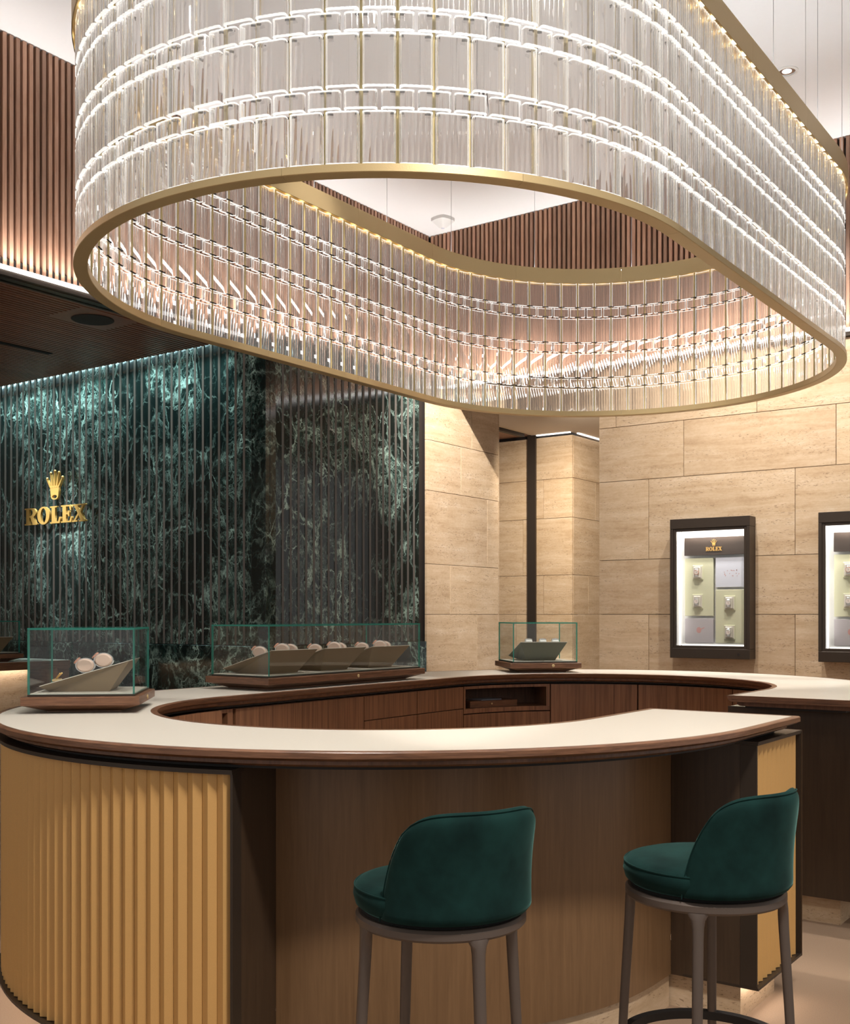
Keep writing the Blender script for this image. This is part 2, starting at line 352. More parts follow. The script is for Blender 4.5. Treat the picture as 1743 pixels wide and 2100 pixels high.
# green marble wall: folded slats above z=1.24, flat panels below
ZJ = 1.245
wm = struct('wall_marble', G().box(-11.5, XG-.07, YG+.05, YG+.3, 0, ZS+.06).box(XG-.27, XG-.05, YG+.05, Y1-.002, 0, ZS-.002), M['dark'])
PP = .097
poly = [(0, .050), (0, .028), (PP*.875, .014), (PP-.0012, .028), (PP-.0012, .050)]
pm = G().prism(poly, ZJ, ZS+.06).mesh('marble_slat', M['marble'])
im = G().prism([(PP*.875+.0006, .0128), (PP-.0016, .0268), (PP-.0016, .0279), (PP*.875, .0139)], ZJ, ZS+.06).mesh('bronze_inlay', M['inlay'])
for i in range(46):
    link('marble_slat', pm, wm, (XG-.16-(i+1)*PP, YG, 0)); link('bronze_inlay', im, wm, (XG-.16-(i+1)*PP, YG, 0))
poly2 = [(-.050, 0), (-.028, 0), (-.014, PP*.125), (-.026, PP-.0012), (-.050, PP-.0012)]
pm2 = G().prism(poly2, ZJ, ZS+.06).mesh('marble_slat', M['marble'])
k = int((Y1-YG-.14)/PP)
im2 = G().prism([(-.0279, .0002), (-.0139, PP*.125), (-.0128, PP*.125-.0006), (-.0268, .0002)], ZJ, ZS+.06).mesh('bronze_inlay', M['inlay'])
for i in range(k):
    link('marble_slat', pm2, wm, (XG, YG+.12+i*PP, 0)); link('bronze_inlay', im2, wm, (XG, YG+.12+i*PP, 0))
G().cbox(XG-.158, XG-.002, YG, YG+.05, ZJ, ZS-.004, .002).obj('corner_panel', M['marble'], wm)
G().cbox(XG-.05, XG, YG+.051, YG+.118, ZJ, ZS-.004, .002).obj('corner_panel', M['marble'], wm)
for i in range(4): G().cbox(XG-1.30*(i+1)+.002, XG-1.30*i-.002, YG+.004, YG+.05, .02, ZJ-.006, .002).obj('marble_panel', M['marble'], wm)
for a, b in ((YG+.052, YG+1.2), (YG+1.204, Y1-.004)): G().cbox(XG-.05, XG-.004, a, b, .02, ZJ-.006, .002).obj('marble_panel', M['marble'], wm)
G().box(-11.4, XL-.02, YG-.078, YG-.05, ZS+.088, ZS+.094).obj('led_strip', M['ledcool'], wm)

# ------------------------------------------------------------------ counter: a C-shaped stadium ring
CX, YN, YF, R0 = -2.93, 3.84, 5.86, 1.574
LA = pi*R0
def C(t):                                    # t metres along the ring: 0 where the near bend starts on the right
    if t < 0: return CX, YN-t, 1., 0.
    if t < LA: a = -t/R0; return CX, YN, cos(a), sin(a)
    t -= LA
    if t < YF-YN: return CX, YN+t, -1., 0.
    t -= YF-YN
    if t < LA: a = pi-t/R0; return CX, YF, cos(a), sin(a)
    return CX, YF-(t-LA), 1., 0.
def P(t, r, z): bx, by, nx, ny = C(t); return (bx+nx*r, by+ny*r, z)
TEND = 2*LA+(YF-YN)
def ts(t0, t1, step=.055):
    n = max(1, int(math.ceil((t1-t0)/step))); return [t0+(t1-t0)*i/n for i in range(n+1)]
def sweep(g, prof, t0, t1, step=.055, mi=0): return g.loft([[P(t, r, z) for r, z in prof] for t in ts(t0, t1, step)], True, mi)
T0, T1 = -(4.40-YN), TEND+(YF-5.32)
B0, B1 = -(4.50-YN), TEND+(YF-5.47)
TK0, TK1 = -(3.98-YN), R(69.6)*R0            # knee recess
ZT = 1.10
wt = thing('worktop', 'cream leather worktop with walnut rim curving round in a long C', 'worktop', (CX, 4.85, 1.03))
g = G(); sweep(g, [(1.003, ZT-.02), (1.589, ZT-.02), (1.589, ZT), (1.003, ZT)], T0+.018, T1-.018)
g.obj('leather_top', M['leather'], wt, 40, True)
g = G(); sweep(g, [(.985, ZT-.0205), (.975, ZT-.001), (.98, ZT+.0008), (1.0025, ZT+.0008), (1.0025, ZT-.0205), (1.5895, ZT-.0205), (1.5895, ZT+.0008), (1.607, ZT+.0005),
                   (1.613, ZT-.004), (1.613, ZT-.021), (1.596, ZT-.030), (1.0, ZT-.030)], T0, T1)
g.obj('rim', M['walnut_h'], wt, 40, True)
for ta, tb in ((T0, T0+.0175), (T1-.0175, T1)):
    g = G(); sweep(g, [(1.003, ZT-.02), (1.589, ZT-.02), (1.589, ZT+.0006), (1.003, ZT+.0006)], ta, tb); g.obj('end_rim', M['walnut_h'], wt, 40, True)
g = G(); sweep(g, [(1.015, ZT-.031), (1.572, ZT-.031), (1.572, ZT-.044), (1.555, ZT-.052), (1.03, ZT-.052), (1.015, ZT-.044)], T0+.04, T1-.04)
g.obj('moulding', M['walnut'], wt, 40, True)
g = G(); sweep(g, [(1.05, ZT-.0525), (1.53, ZT-.0525), (1.53, 1.037), (1.05, 1.037)], T0+.06, T1-.06)
g.obj('recessed_neck', M['dark'], wt, 40, True)

cb = thing('counter_base', 'ring counter base with gold fluted panels and dark bronze knee recess', 'counter', (CX, 4.85, 0))
ZB, ZP = .13, 1.03
def flutes(t0, t1, nm='fluted_slat', stuff=False, flip=False):
    n = round((t1-t0)/.0515); p = (t1-t0)/n; G0 = G()
    for i in range(n):
        a = t0+i*p
        sec = [(a+.0006, R0-.03), (a+.0006, R0-.0157), (a+.45*p-.0006, R0), (a+.45*p+.0006, R0), (a+p-.0006, R0-.0157), (a+p-.0006, R0-.03)]
        g = G0 if stuff else G()
        g.loft([[P(t, r, z) for t, r in sec] for z in (ZB+.012, ZP-.008)])
        if not stuff: g.obj(nm, M['gold'], cb, None, True)
    if stuff: tag(G0.obj(nm, M['gold'], cb, None, True), kind='stuff')
flutes(TK1+.012, LA+YF-YN)
flutes(B0+.012, TK0-.012)
flutes(LA+YF-YN, B1-.012, 'fluted_panelling', True)
for ta, tb in ((TK1, B1), (B0, TK0)):
    g = G(); sweep(g, [(1.30, ZP), (1.588, ZP), (1.588, ZP+.006), (1.30, ZP+.006)], ta, tb); sweep(g, [(1.50, ZP-.008), (1.586, ZP-.008), (1.586, ZP-.0003), (1.50, ZP-.0003)], ta, tb)
    g.obj('cap_strip', M['bronze'], cb, 30, True)
    g = G(); sweep(g, [(1.30, ZB), (1.588, ZB), (1.588, ZB+.010), (1.30, ZB+.010)], ta, tb); g.obj('bottom_frame', M['bronze'], cb, 30, True)
    g = G(); sweep(g, [(1.40, ZB+.011), (1.528, ZB+.011), (1.528, ZP-.009), (1.40, ZP-.009)], ta+.02, tb-.02); g.obj('backing', M['dark'], cb, 30, True)
for t in (TK1+.004, B0+.004, TK0-.004, B1-.004):
    g = G(); sweep(g, [(1.52, ZB+.0105), (1.582, ZB+.0105), (1.582, ZP-.0085), (1.52, ZP-.0085)], t-.004, t+.004); g.obj('edge_frame', M['bronze'], cb, None, True)
g = G(); sweep(g, [(1.225, ZB), (1.25, ZB), (1.25, 1.0365), (1.225, 1.0365)], TK0-.001, TK1); g.obj('knee_panel', M['knee'], cb, 30, True)
for ta, tb in ((TK0-.020, TK0-.0005), (TK1+.0005, TK1+.020)):
    g = G(); sweep(g, [(1.251, ZB), (1.519, ZB), (1.519, 1.0365), (1.251, 1.0365)], ta, tb); g.obj('return_panel', M['panel'], cb, None, True)
for ta, tb, r0, r1 in ((B0-.003, B0-.0002, 1.0, 1.589), (B1+.0002, B1+.003, .93, 1.589)):
    g = G(); sweep(g, [(r0, ZB), (r1, ZB), (r1, ZP+.006), (r0, ZP+.006)], ta, tb); g.obj('end_panel', M['panel'], cb, None, True)
g = G(); sweep(g, [(.94, ZP), (1.299, ZP), (1.299, ZP+.006), (.94, ZP+.006)], B1-.16, B1-.001); g.obj('corner_plate', M['steel'], cb, None, True)
g = G(); sweep(g, [(1.02, ZB), (1.04, ZB), (1.04, ZP-.001), (1.02, ZP-.001)], B0+.01, LA-.001); g.obj('inner_panel', M['walnut_v'], cb, 30, True)
# travertine plinth blocks
def plinth(t0, t1, r, n):
    for i in range(n):
        a, b = t0+(t1-t0)*i/n, t0+(t1-t0)*(i+1)/n
        g = G(); sweep(g, [(1.06, 0), (r, 0), (r, ZB-.001), (1.06, ZB-.001)], a+.0015, b-.0015); g.obj('plinth_block', M['trav'], cb, 30, True)
plinth(B0+.10, TK0-.03, 1.51, 1); plinth(TK0-.02, TK1+.02, 1.235, 2); plinth(TK1+.03, B1-.04, 1.47, 12)
for ta, tb in ((B0+.12, TK0-.03), (TK1+.06, LA+1.5)):
    g = G(); sweep(g, [(1.535, ZB-.010), (1.55, ZB-.010), (1.55, ZB-.001), (1.535, ZB-.001)], ta, tb); g.obj('led_strip', M['ledplinth'], cb, None, True)

# walnut cabinets on the inside of the far half
def tang(a): return LA+(YF-YN)+R(180-a)*R0
RC = 1.06
CABS = [(LA+.02, LA+.115, 'open', 'narrow open walnut niche at the left tip inside the ring'),
        (LA+.135, LA+1.165, 'door', 'long plain walnut cabinet door left of the drawer fronts'),
        (LA+1.17, LA+1.69, 'drawer', 'walnut cabinet with one drawer seam, left of the other drawer cabinet'),
        (LA+1.695, tang(171.), 'drawer', 'walnut cabinet with drawer seam beside the open niche'),
        (tang(170.6), tang(134.), 'niche', 'walnut cabinet with an open niche holding a wooden box'),
        (tang(133.6), tang(102.), 'door', 'plain walnut cabinet right of the open niche'),
        (tang(101.6), tang(64.), 'door', 'plain walnut cabinet near the right end of the ring'),
        (tang(63.6), TEND+.2, 'door', 'walnut cabinet behind the gap in the ring')]
def slab(name, root, ta, tb, r0, r1, z0, z1, m): g = G(); sweep(g, [(r0, z0), (r1, z0), (r1, z1), (r0, z1)], ta, tb, .05); return g.obj(name, m, root, 30, True)
for ta, tb, kind, lab in CABS:
    bx = P((ta+tb)/2, 1.2, ZB)
    c = thing('cabinet', lab, 'cabinet', bx, 0, 'walnut cabinets inside the ring')
    V = M['walnut_v']
    if kind in ('open', 'niche'):
        nz0 = .88 if kind == 'niche' else .30
        slab('back_panel', c, ta, tb, 1.36, 1.38, ZB+.001, 1.028, M['walnut']); slab('top_panel', c, ta, tb, RC, 1.359, 1.010, 1.028, V)
        slab('shelf', c, ta, tb, RC, 1.359, nz0-.03, nz0, V)
        for a, b in ((ta, ta+.022), (tb-.036, tb)): slab('side_panel', c, a, b, RC, 1.359, nz0+.0005, 1.0095, V)
        slab('drawer', c, ta, tb, RC, 1.30, ZB+.001, nz0-.037, V)
    elif kind == 'drawer':
        slab('carcass', c, ta, tb, RC+.024, 1.38, ZB+.001, 1.028, M['walnut'])
        slab('door', c, ta+.001, tb-.001, RC, RC+.023, .887, 1.026, V); slab('drawer', c, ta+.001, tb-.001, RC, RC+.023, ZB+.001, .882, V)
    else:
        slab('carcass', c, ta, tb, RC+.024, 1.38, ZB+.001, 1.028, M['walnut'])
        slab('door', c, ta+.001, tb-.001, RC, RC+.023, ZB+.001, 1.026, V)
# box and papers in the niche
tm = tang(156.); bx, by, nx, ny = C(tm); pz = P(tm, 1.17, .8805)
bt = thing('wooden_box', 'low walnut box standing in the open cabinet niche', 'box', pz, atan2(ny, nx)-pi/2)
G().cbox(-.19, .19, -.10, .10, 0, .045, .002).obj('body', M['walnut_h'], bt); G().lathe([(.001, 0), (.006, 0), (.006, .004), (.001, .004)], 12).xf(Matrix.Translation((-.02, -.101, .025)) @ Matrix.Rotation(pi/2, 4, 'X')).obj('lock', M['brass'], bt)
pp = G().cbox(-.10, .08, -.07, .06, 0, .006, .001).obj('paper_stack', M['paper'])
pp.location = (pz[0], pz[1], pz[2]+.0455); pp.rotation_euler = (0, 0, atan2(ny, nx)-pi/2+.15); tag(pp, 'grey papers lying on the box in the niche', 'papers')

# ------------------------------------------------------------------ chandelier
XC, YC, RCH, HS = -2.88, 4.85, 1.285, 1.045
LP = 2*pi*RCH+4*HS
Z0, Z1 = 2.885, 3.81                         # underside of lower ring, underside of upper ring
def D(s):
    s %= LP
    a = pi*RCH
    if s < a: th = -s/RCH; return XC, YC-HS, cos(th), sin(th)
    s -= a
    if s < 2*HS: return XC, YC-HS+s, -1., 0.
    s -= 2*HS
    if s < a: th = pi-s/RCH; return XC, YC+HS, cos(th), sin(th)
    s -= a
    return XC, YC+HS-s, 1., 0.
ch = thing('chandelier', 'huge oval chandelier of ribbed glass bricks between two brass rings over the counter', 'chandelier', (XC, YC, Z0))
def ring(name, prof, m, n=220, sm=30, s0=0., s1=None):
    full = s1 is None; s1 = LP if full else s1; g = G(); rings = []
    for i in range(n if full else n+1):
        x, y, nx, ny = D(s0+(s1-s0)*i/n); rings.append([(x+nx*r, y+ny*r, z) for r, z in prof])
    g.loft(rings, not full, 0, full); return g.obj(name, m, ch, sm, True)
NSEG = 16
for i in range(NSEG):                        # both rings are made of curved lengths butted together
    a, b = LP*i/NSEG+.0004, LP*(i+1)/NSEG-.0004
    ring('lower_ring', [(RCH-.030, Z0), (RCH+.022, Z0), (RCH+.024, Z0+.002), (RCH+.024, Z0+.026), (RCH-.022, Z0+.026), (RCH-.022, Z0+.034), (RCH-.032, Z0+.034), (RCH-.032, Z0+.002)], M['brass'], 16, 30, a, b)
    ring('upper_ring', [(RCH-.035, Z1), (RCH-.031, Z1), (RCH-.031, Z1+.045), (RCH+.026, Z1+.045), (RCH+.026, Z1), (RCH+.030, Z1), (RCH+.030, Z1+.10), (RCH+.024, Z1+.10), (RCH+.024, Z1+.082), (RCH-.029, Z1+.082), (RCH-.029, Z1+.10), (RCH-.035, Z1+.10)], M['brass'], 16, 30, a, b)
NC = 105; PC = LP/NC
BW, BD = PC*.90, .024
def brick(w, h, rib, d=BD):
    o = []; nr = 5; sg = 6
    o.append((-w/2, 0)); o.append((-w/2, d*.72)); o.append((-w/2+.004, d*.94))
    for i in range(nr*sg+1):
        u = i/(nr*sg); o.append((-w/2+.009+u*(w-.018), d+rib*abs(sin(pi*u*nr))))
    o += [(w/2-.004, d*.94), (w/2, d*.72), (w/2, 0), (w/2-.0035, 0), (w/2-.007, d*.5), (w/2-.012, d*.62), (-w/2+.012, d*.62), (-w/2+.007, d*.5), (-w/2+.0035, 0)]
    o = o[::-1]; g = G().loft([[(x, y, z) for x, y in o] for z in (0, .0032, h-.002, h)]); n = len(o)
    side = [1 if abs(o[i][1])+abs(o[(i+1) % n][1]) < 1e-6 and abs(o[i][0]-o[(i+1) % n][0]) < .01 else 0 for i in range(n)]   # the flange ends
    g.m = [1]*n+side+[1]*n+[1, 1]
    return g
HT, HB, GP = .166, .058, .0105
zrow = []; z = Z0+.030
for k in range(4):
    zrow.append(('t', z)); z += HT+GP
    if k < 3: zrow.append(('b', z)); z += HB+GP
bt_, bb_ = brick(BW, HT, .0021), brick(BW, HB, .0021)
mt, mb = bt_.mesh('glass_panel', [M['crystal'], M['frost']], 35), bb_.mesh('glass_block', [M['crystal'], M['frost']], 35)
fw, rt = Vector((-sin(R(35.4)), cos(R(35.4)))), Vector((cos(R(35.4)), sin(R(35.4))))
def px(x, y, z): p = Vector((x, y)); Z = p.dot(fw); return 871.5+FPX*p.dot(rt)/Z, 1260-(z-EYE)*FPX/Z, Z
def place(rows, half, mesh, gsrc, name, plural, h, rin):
    items = []
    for k in range(NC):
        x, y, nx, ny = D((k+half)*PC)
        for z in rows:
            u, v, Z = px(x+nx*RCH, y+ny*RCH, z+h/2)
            side = abs(Vector((nx, ny)).dot(Vector((x+nx*RCH, y+ny*RCH)).normalized()))
            vis = 0 < u < W and 0 < v < H
            items.append((-(1./Z**2)*(side+.15)*(1 if vis else .001), x+nx*(RCH+rin), y+ny*(RCH+rin), z, atan2(ny, nx)-pi/2))
    items.sort()
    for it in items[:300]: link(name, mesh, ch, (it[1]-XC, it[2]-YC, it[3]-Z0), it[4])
    if len(items) > 300:
        g = G()
        for it in items[300:]:
            mm = Matrix.Translation((it[1], it[2], it[3])) @ Matrix.Rotation(it[4], 4, 'Z')
            b = len(g.v); g.v += [tuple(mm @ Vector(p)) for p in gsrc.v]; g.f += [tuple(i+b for i in f) for f in gsrc.f]; g.m += gsrc.m
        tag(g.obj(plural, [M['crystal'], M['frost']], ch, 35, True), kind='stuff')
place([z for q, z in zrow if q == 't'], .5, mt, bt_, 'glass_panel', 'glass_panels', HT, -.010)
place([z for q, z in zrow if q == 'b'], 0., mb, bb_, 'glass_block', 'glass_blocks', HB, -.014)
rm = G().lathe([(.0046, Z0+.03), (.0046, Z1)], 10).mesh('brass_rod', M['rod'], 30)
for k in range(NC):
    x, y, nx, ny = D(k*PC); link('brass_rod', rm, ch, (x-XC+nx*(RCH-.016), y-YC+ny*(RCH-.016), -Z0))
g = G()
for k in range(NC):                          # short dark bars at the brick joints on each rod
    x, y, nx, ny = D(k*PC); tx, ty = -ny, nx
    for q, z in zrow[1:]:
        c = Vector((x+nx*(RCH-.021), y+ny*(RCH-.021), z-GP/2)); a = Vector((tx, ty, 0))*.021; b = Vector((nx, ny, 0))*.003; zz = Vector((0, 0, .0022))
        vs = [c+sa*a+sb*b+sc*zz for sc in (-1, 1) for sb in (-1, 1) for sa in (-1, 1)]
        g.add([tuple(v) for v in vs], [(0, 2, 3, 1), (4, 5, 7, 6), (0, 1, 5, 4), (2, 6, 7, 3), (0, 4, 6, 2), (1, 3, 7, 5)])
tag(g.obj('joint_bars', M['dark'], ch, None, True), kind='stuff')
g = G()
for k in range(NC):
    x, y, nx, ny = D((k+.5)*PC)
    g.lathe([(.001, Z1+.038), (.011, Z1+.038), (.011, Z1+.044), (.001, Z1+.044)], 10, 0, (x+nx*(RCH-.004), y+ny*(RCH-.004), 0))
tag(g.obj('led_dots', M['ledwarm'], ch, None, True), kind='stuff')
ring('added_fill_strip', [(RCH-.024, Z1+.083), (RCH+.019, Z1+.083), (RCH+.019, Z1+.088), (RCH-.024, Z1+.088)], M['upled'], 120)  # glowing strip added out of sight on the ring to brighten the ceiling
for s in [LP*(i+.35)/18 for i in range(18)]:
    x, y, nx, ny = D(s); G().lathe([(.0016, Z1+.09), (.0016, ZC)], 6, 0, (x+nx*(RCH-.0), y+ny*(RCH-.0), 0)).obj('suspension_cable', M['cable'], ch, None, True)
for s in (LP*.985-.55, LP*.985-1.05):
    x, y, nx, ny = D(s); q = []
    for i in range(13):
        u = i/12; q.append((x+.012*sin(u*7), y+.010*sin(u*5), Z1+.20+(ZC-Z1-.20)*u))
    G().tube(q, .006, 6).obj('power_cord', M['cord'], ch, 40, True)
    g = G()
    for dx in (-.03, 0, .03): g.tube([(x, y, Z1+.36), (x+dx*.3, y+dx*.5, Z1+.25), (x+dx*.6, y+dx, Z1+.09)], .0025, 5)
    g.obj('cord_tails', M['cord'], ch, 40, True)

# ------------------------------------------------------------------ ceiling fittings
for i, (x, y, where) in enumerate(LAMPS):
    t = thing('downlight', 'small recessed round downlight in the white ceiling, '+where, 'ceiling light', (x, y, ZC), 0, 'ceiling downlights')
    G().loft([[(r*cos(2*pi*j/28), r*sin(2*pi*j/28), z) for j in range(28)] for r, z in ((.060, -.0005), (.078, -.0005), (.078, -.006), (.060, -.009))], False, 0, True).obj('trim_ring', M['white'], t, 40)
    G().lathe([(.0585, -.0005), (.0585, -.0035), (.050, -.0025), (.034, -.0015), (.034, -.0005)], 28).obj('reflector', M['steel'], t, 40)
    G().lathe([(.001, -.0005), (.033, -.0005), (.033, -.0030), (.024, -.0045), (.001, -.005)], 20).obj('bulb', M['lamp'], t, 40)
def cpt(u, v, z):
    Z = (z-EYE)*FPX/(1260-v); d = (u-871.5)/FPX*Z; p = rt*d+fw*Z; return p.x, p.y
x, y = cpt(908, 448, ZC)
t = thing('smoke_detector', 'pale diamond shaped detector on the white ceiling inside the oval opening', 'detector', (x, y, ZC), R(35))
def dia(r, z): return [(r*abs(cos(a))**1.5*(1 if cos(a) > 0 else -1), r*abs(sin(a))**1.5*(1 if sin(a) > 0 else -1), z) for a in [2*pi*i/32 for i in range(32)]]
G().loft([dia(.115, -.0005), dia(.115, -.030), dia(.098, -.040), dia(.03, -.095)]).obj('housing', M['white'], t, 40)
G().ball((0, 0, -.062), .034, 8, 0, 1.2).obj('lens', M['photo1'], t, 60)
x, y = cpt(190, 655, ZS)
t = thing('ceiling_speaker', 'round black speaker set in the dark slatted wooden soffit', 'speaker', (x, y, ZS))
G().lathe([(.001, -.0075), (.152, -.0075), (.158, -.004), (.158, -.0005), (.001, -.0005)], 40).obj('grille', M['grey'], t, 30)
G().box(-.21, .21, -.26, .26, -.0005, .004).obj('mounting_plate', M['soffit'], t)
x, y = cpt(-30, 695, ZS)
t = thing('air_slot', 'short black air slot in the slatted soffit at the far left', 'vent', (x, y, ZS))
G().box(-.03, .03, -.75, .62, -.006, -.0005).obj('slot_frame', M['grey'], t)
for i in range(2): G().box(-.024+i*.026, -.004+i*.026, -.74, .61, -.0075, -.0062).obj('slot', M['black'], t)

# ------------------------------------------------------------------ lettering
def ell(cx, cy, rx, ry, n=28): return [(cx+rx*cos(2*pi*i/n), cy+ry*sin(2*pi*i/n)) for i in range(n)]
LET = {
 'R': ([[(0, 0), (.46, 0), (.46, .08), (.35, .08), (.35, .45), (.42, .45), (.62, 0), (.94, 0), (.94, .08), (.85, .08), (.67, .485), (.77, .55), (.83, .64), (.845, .74), (.82, .85), (.75, .93), (.64, .985), (.50, 1), (0, 1), (0, .92), (.11, .92), (.11, .08), (0, .08)],
        [(.35, .54), (.35, .91), (.46, .91), (.54, .88), (.59, .81), (.60, .73), (.58, .64), (.53, .57), (.45, .54)]], .90),
 'O': ([ell(.45, .5, .45, .525), ell(.45, .5, .205, .43)], .90),
 'L': ([[(0, 0), (.70, 0), (.75, .36), (.67, .36), (.58, .10), (.36, .10), (.36, .92), (.49, .92), (.49, 1), (0, 1), (0, .92), (.11, .92), (.11, .08), (0, .08)]], .74),
 'E': ([[(0, 0), (.73, 0), (.78, .33), (.70, .33), (.61, .09), (.36, .09), (.36, .46), (.48, .46), (.53, .34), (.59, .34), (.59, .68), (.53, .68), (.48, .55), (.36, .55), (.36, .91), (.58, .91), (.65, .69), (.73, .69), (.71, 1), (0, 1), (0, .92), (.11, .92), (.11, .08), (0, .08)]], .77),
 'X': ([[(0, 1), (.46, 1), (.46, .92), (.36, .92), (.51, .65), (.65, .92), (.55, .92), (.55, 1), (.90, 1), (.90, .92), (.79, .92), (.57, .55), (.84, .08), (.93, .08), (.93, 0), (.47, 0), (.47, .08), (.57, .08), (.42, .38), (.21, .08), (.32, .08), (.32, 0), (-.03, 0), (-.03, .08), (.09, .08), (.36, .48), (.11, .92), (0, .92)]], .92)}
def flat_mesh(name, loops, depth, bevel, scale):
    cu = bpy.data.curves.new(name, 'CURVE'); cu.dimensions = '2D'; cu.fill_mode = 'BOTH'; cu.extrude = depth/2; cu.bevel_depth = bevel; cu.bevel_resolution = 1
    for lp in loops:
        sp = cu.splines.new('POLY'); sp.points.add(len(lp)-1); sp.use_cyclic_u = True
        for p, (x, y) in zip(sp.points, lp): p.co = (x*scale, y*scale, 0, 1)
    o = bpy.data.objects.new(name, cu); COL.objects.link(o)
    me = bpy.data.meshes.new_from_object(o.evaluated_get(bpy.context.evaluated_depsgraph_get()))
    bpy.data.objects.remove(o); bpy.data.curves.remove(cu)
    return me
UP = Matrix.Rotation(pi/2, 4, 'X')           # text plane (x right, z up), facing -y
def word_sign(root, x, y, z, cap, depth, material, width=None, bevel=0.):
    tot = sum(LET[c][1] for c in 'ROLEX')+4*.055; adv = 0.
    k = (width/(tot*cap)) if width else 1.
    for c in 'ROLEX':
        me = flat_mesh('letter', LET[c][0], depth, bevel, cap); me.transform(Matrix.Scale(k, 4, (1, 0, 0)))
        me.transform(UP); me.materials.append(material)
        o = link('letter', me, root, (x+adv*cap*k, y, z)); adv += LET[c][1]+.055
        o['label'] = 'gold serif letter '+c
def crown(root, x, y, z, h, depth, material, thin=1.):
    s = h
    loops = [[(-.25, .46), (.25, .46), (.205, .10), (.17, .03), (.09, -.01), (0, -.02), (-.09, -.01), (-.17, .03), (-.205, .10)], ell(0, .085, .135, .06, 20)]
    me = flat_mesh('crown_base', loops, depth, 0, s); me.transform(UP); me.materials.append(material); link('crown_base', me, root, (x, y, z))
    for bx_, tx, tz in ((-.21, -.42, .70), (-.11, -.225, .875), (0, 0, .93), (.11, .225, .875), (.21, .42, .70)):
        g = G(); w0, w1 = .046*s*thin, .028*s*thin
        g.add([(x+bx_*s-w0-0, y-depth*.6, z+.40*s), (x+bx_*s+w0, y-depth*.6, z+.40*s), (x+bx_*s+w0, y+depth*.5, z+.40*s), (x+bx_*s-w0, y+depth*.5, z+.40*s),
               (x+tx*s-w1, y-depth*.6, z+tz*s), (x+tx*s+w1, y-depth*.6, z+tz*s), (x+tx*s+w1, y+depth*.5, z+tz*s), (x+tx*s-w1, y+depth*.5, z+tz*s)],
              [(0, 3, 2, 1), (4, 5, 6, 7), (0, 1, 5, 4), (1, 2, 6, 5), (2, 3, 7, 6), (3, 0, 4, 7)])
        g.ball((x+tx*s, y-depth*.2, z+(tz+.03)*s), .062*s*thin, 6)
        g.obj('crown_prong', material, root)
sg = thing('wall_sign', 'gold crown emblem over gold serif letters on the green marble wall', 'sign', (-8.935, YG, 2.345))
word_sign(sg, -.445, -.034, .016, .163, .022, M['signgold'], .925)
crown(sg, .02, -.034, .245, .275, .024, M['signgold'], .78)
for xx in (-.38, -.2, 0, .2, .38): G().box(xx-.006, xx+.006, -.02, .03, .05, .062).obj('fixing_pin', M['bronze'], sg)
G().box(.012, .028, -.02, .03, .33, .346).obj('fixing_pin', M['bronze'], sg)
spot(-8.9, YG-1.1, ZS-.05, -8.9, YG, 2.25, 330, 30, .8, (.9, .98, 1))  # unseen spot without a fitting, added to brighten the sign

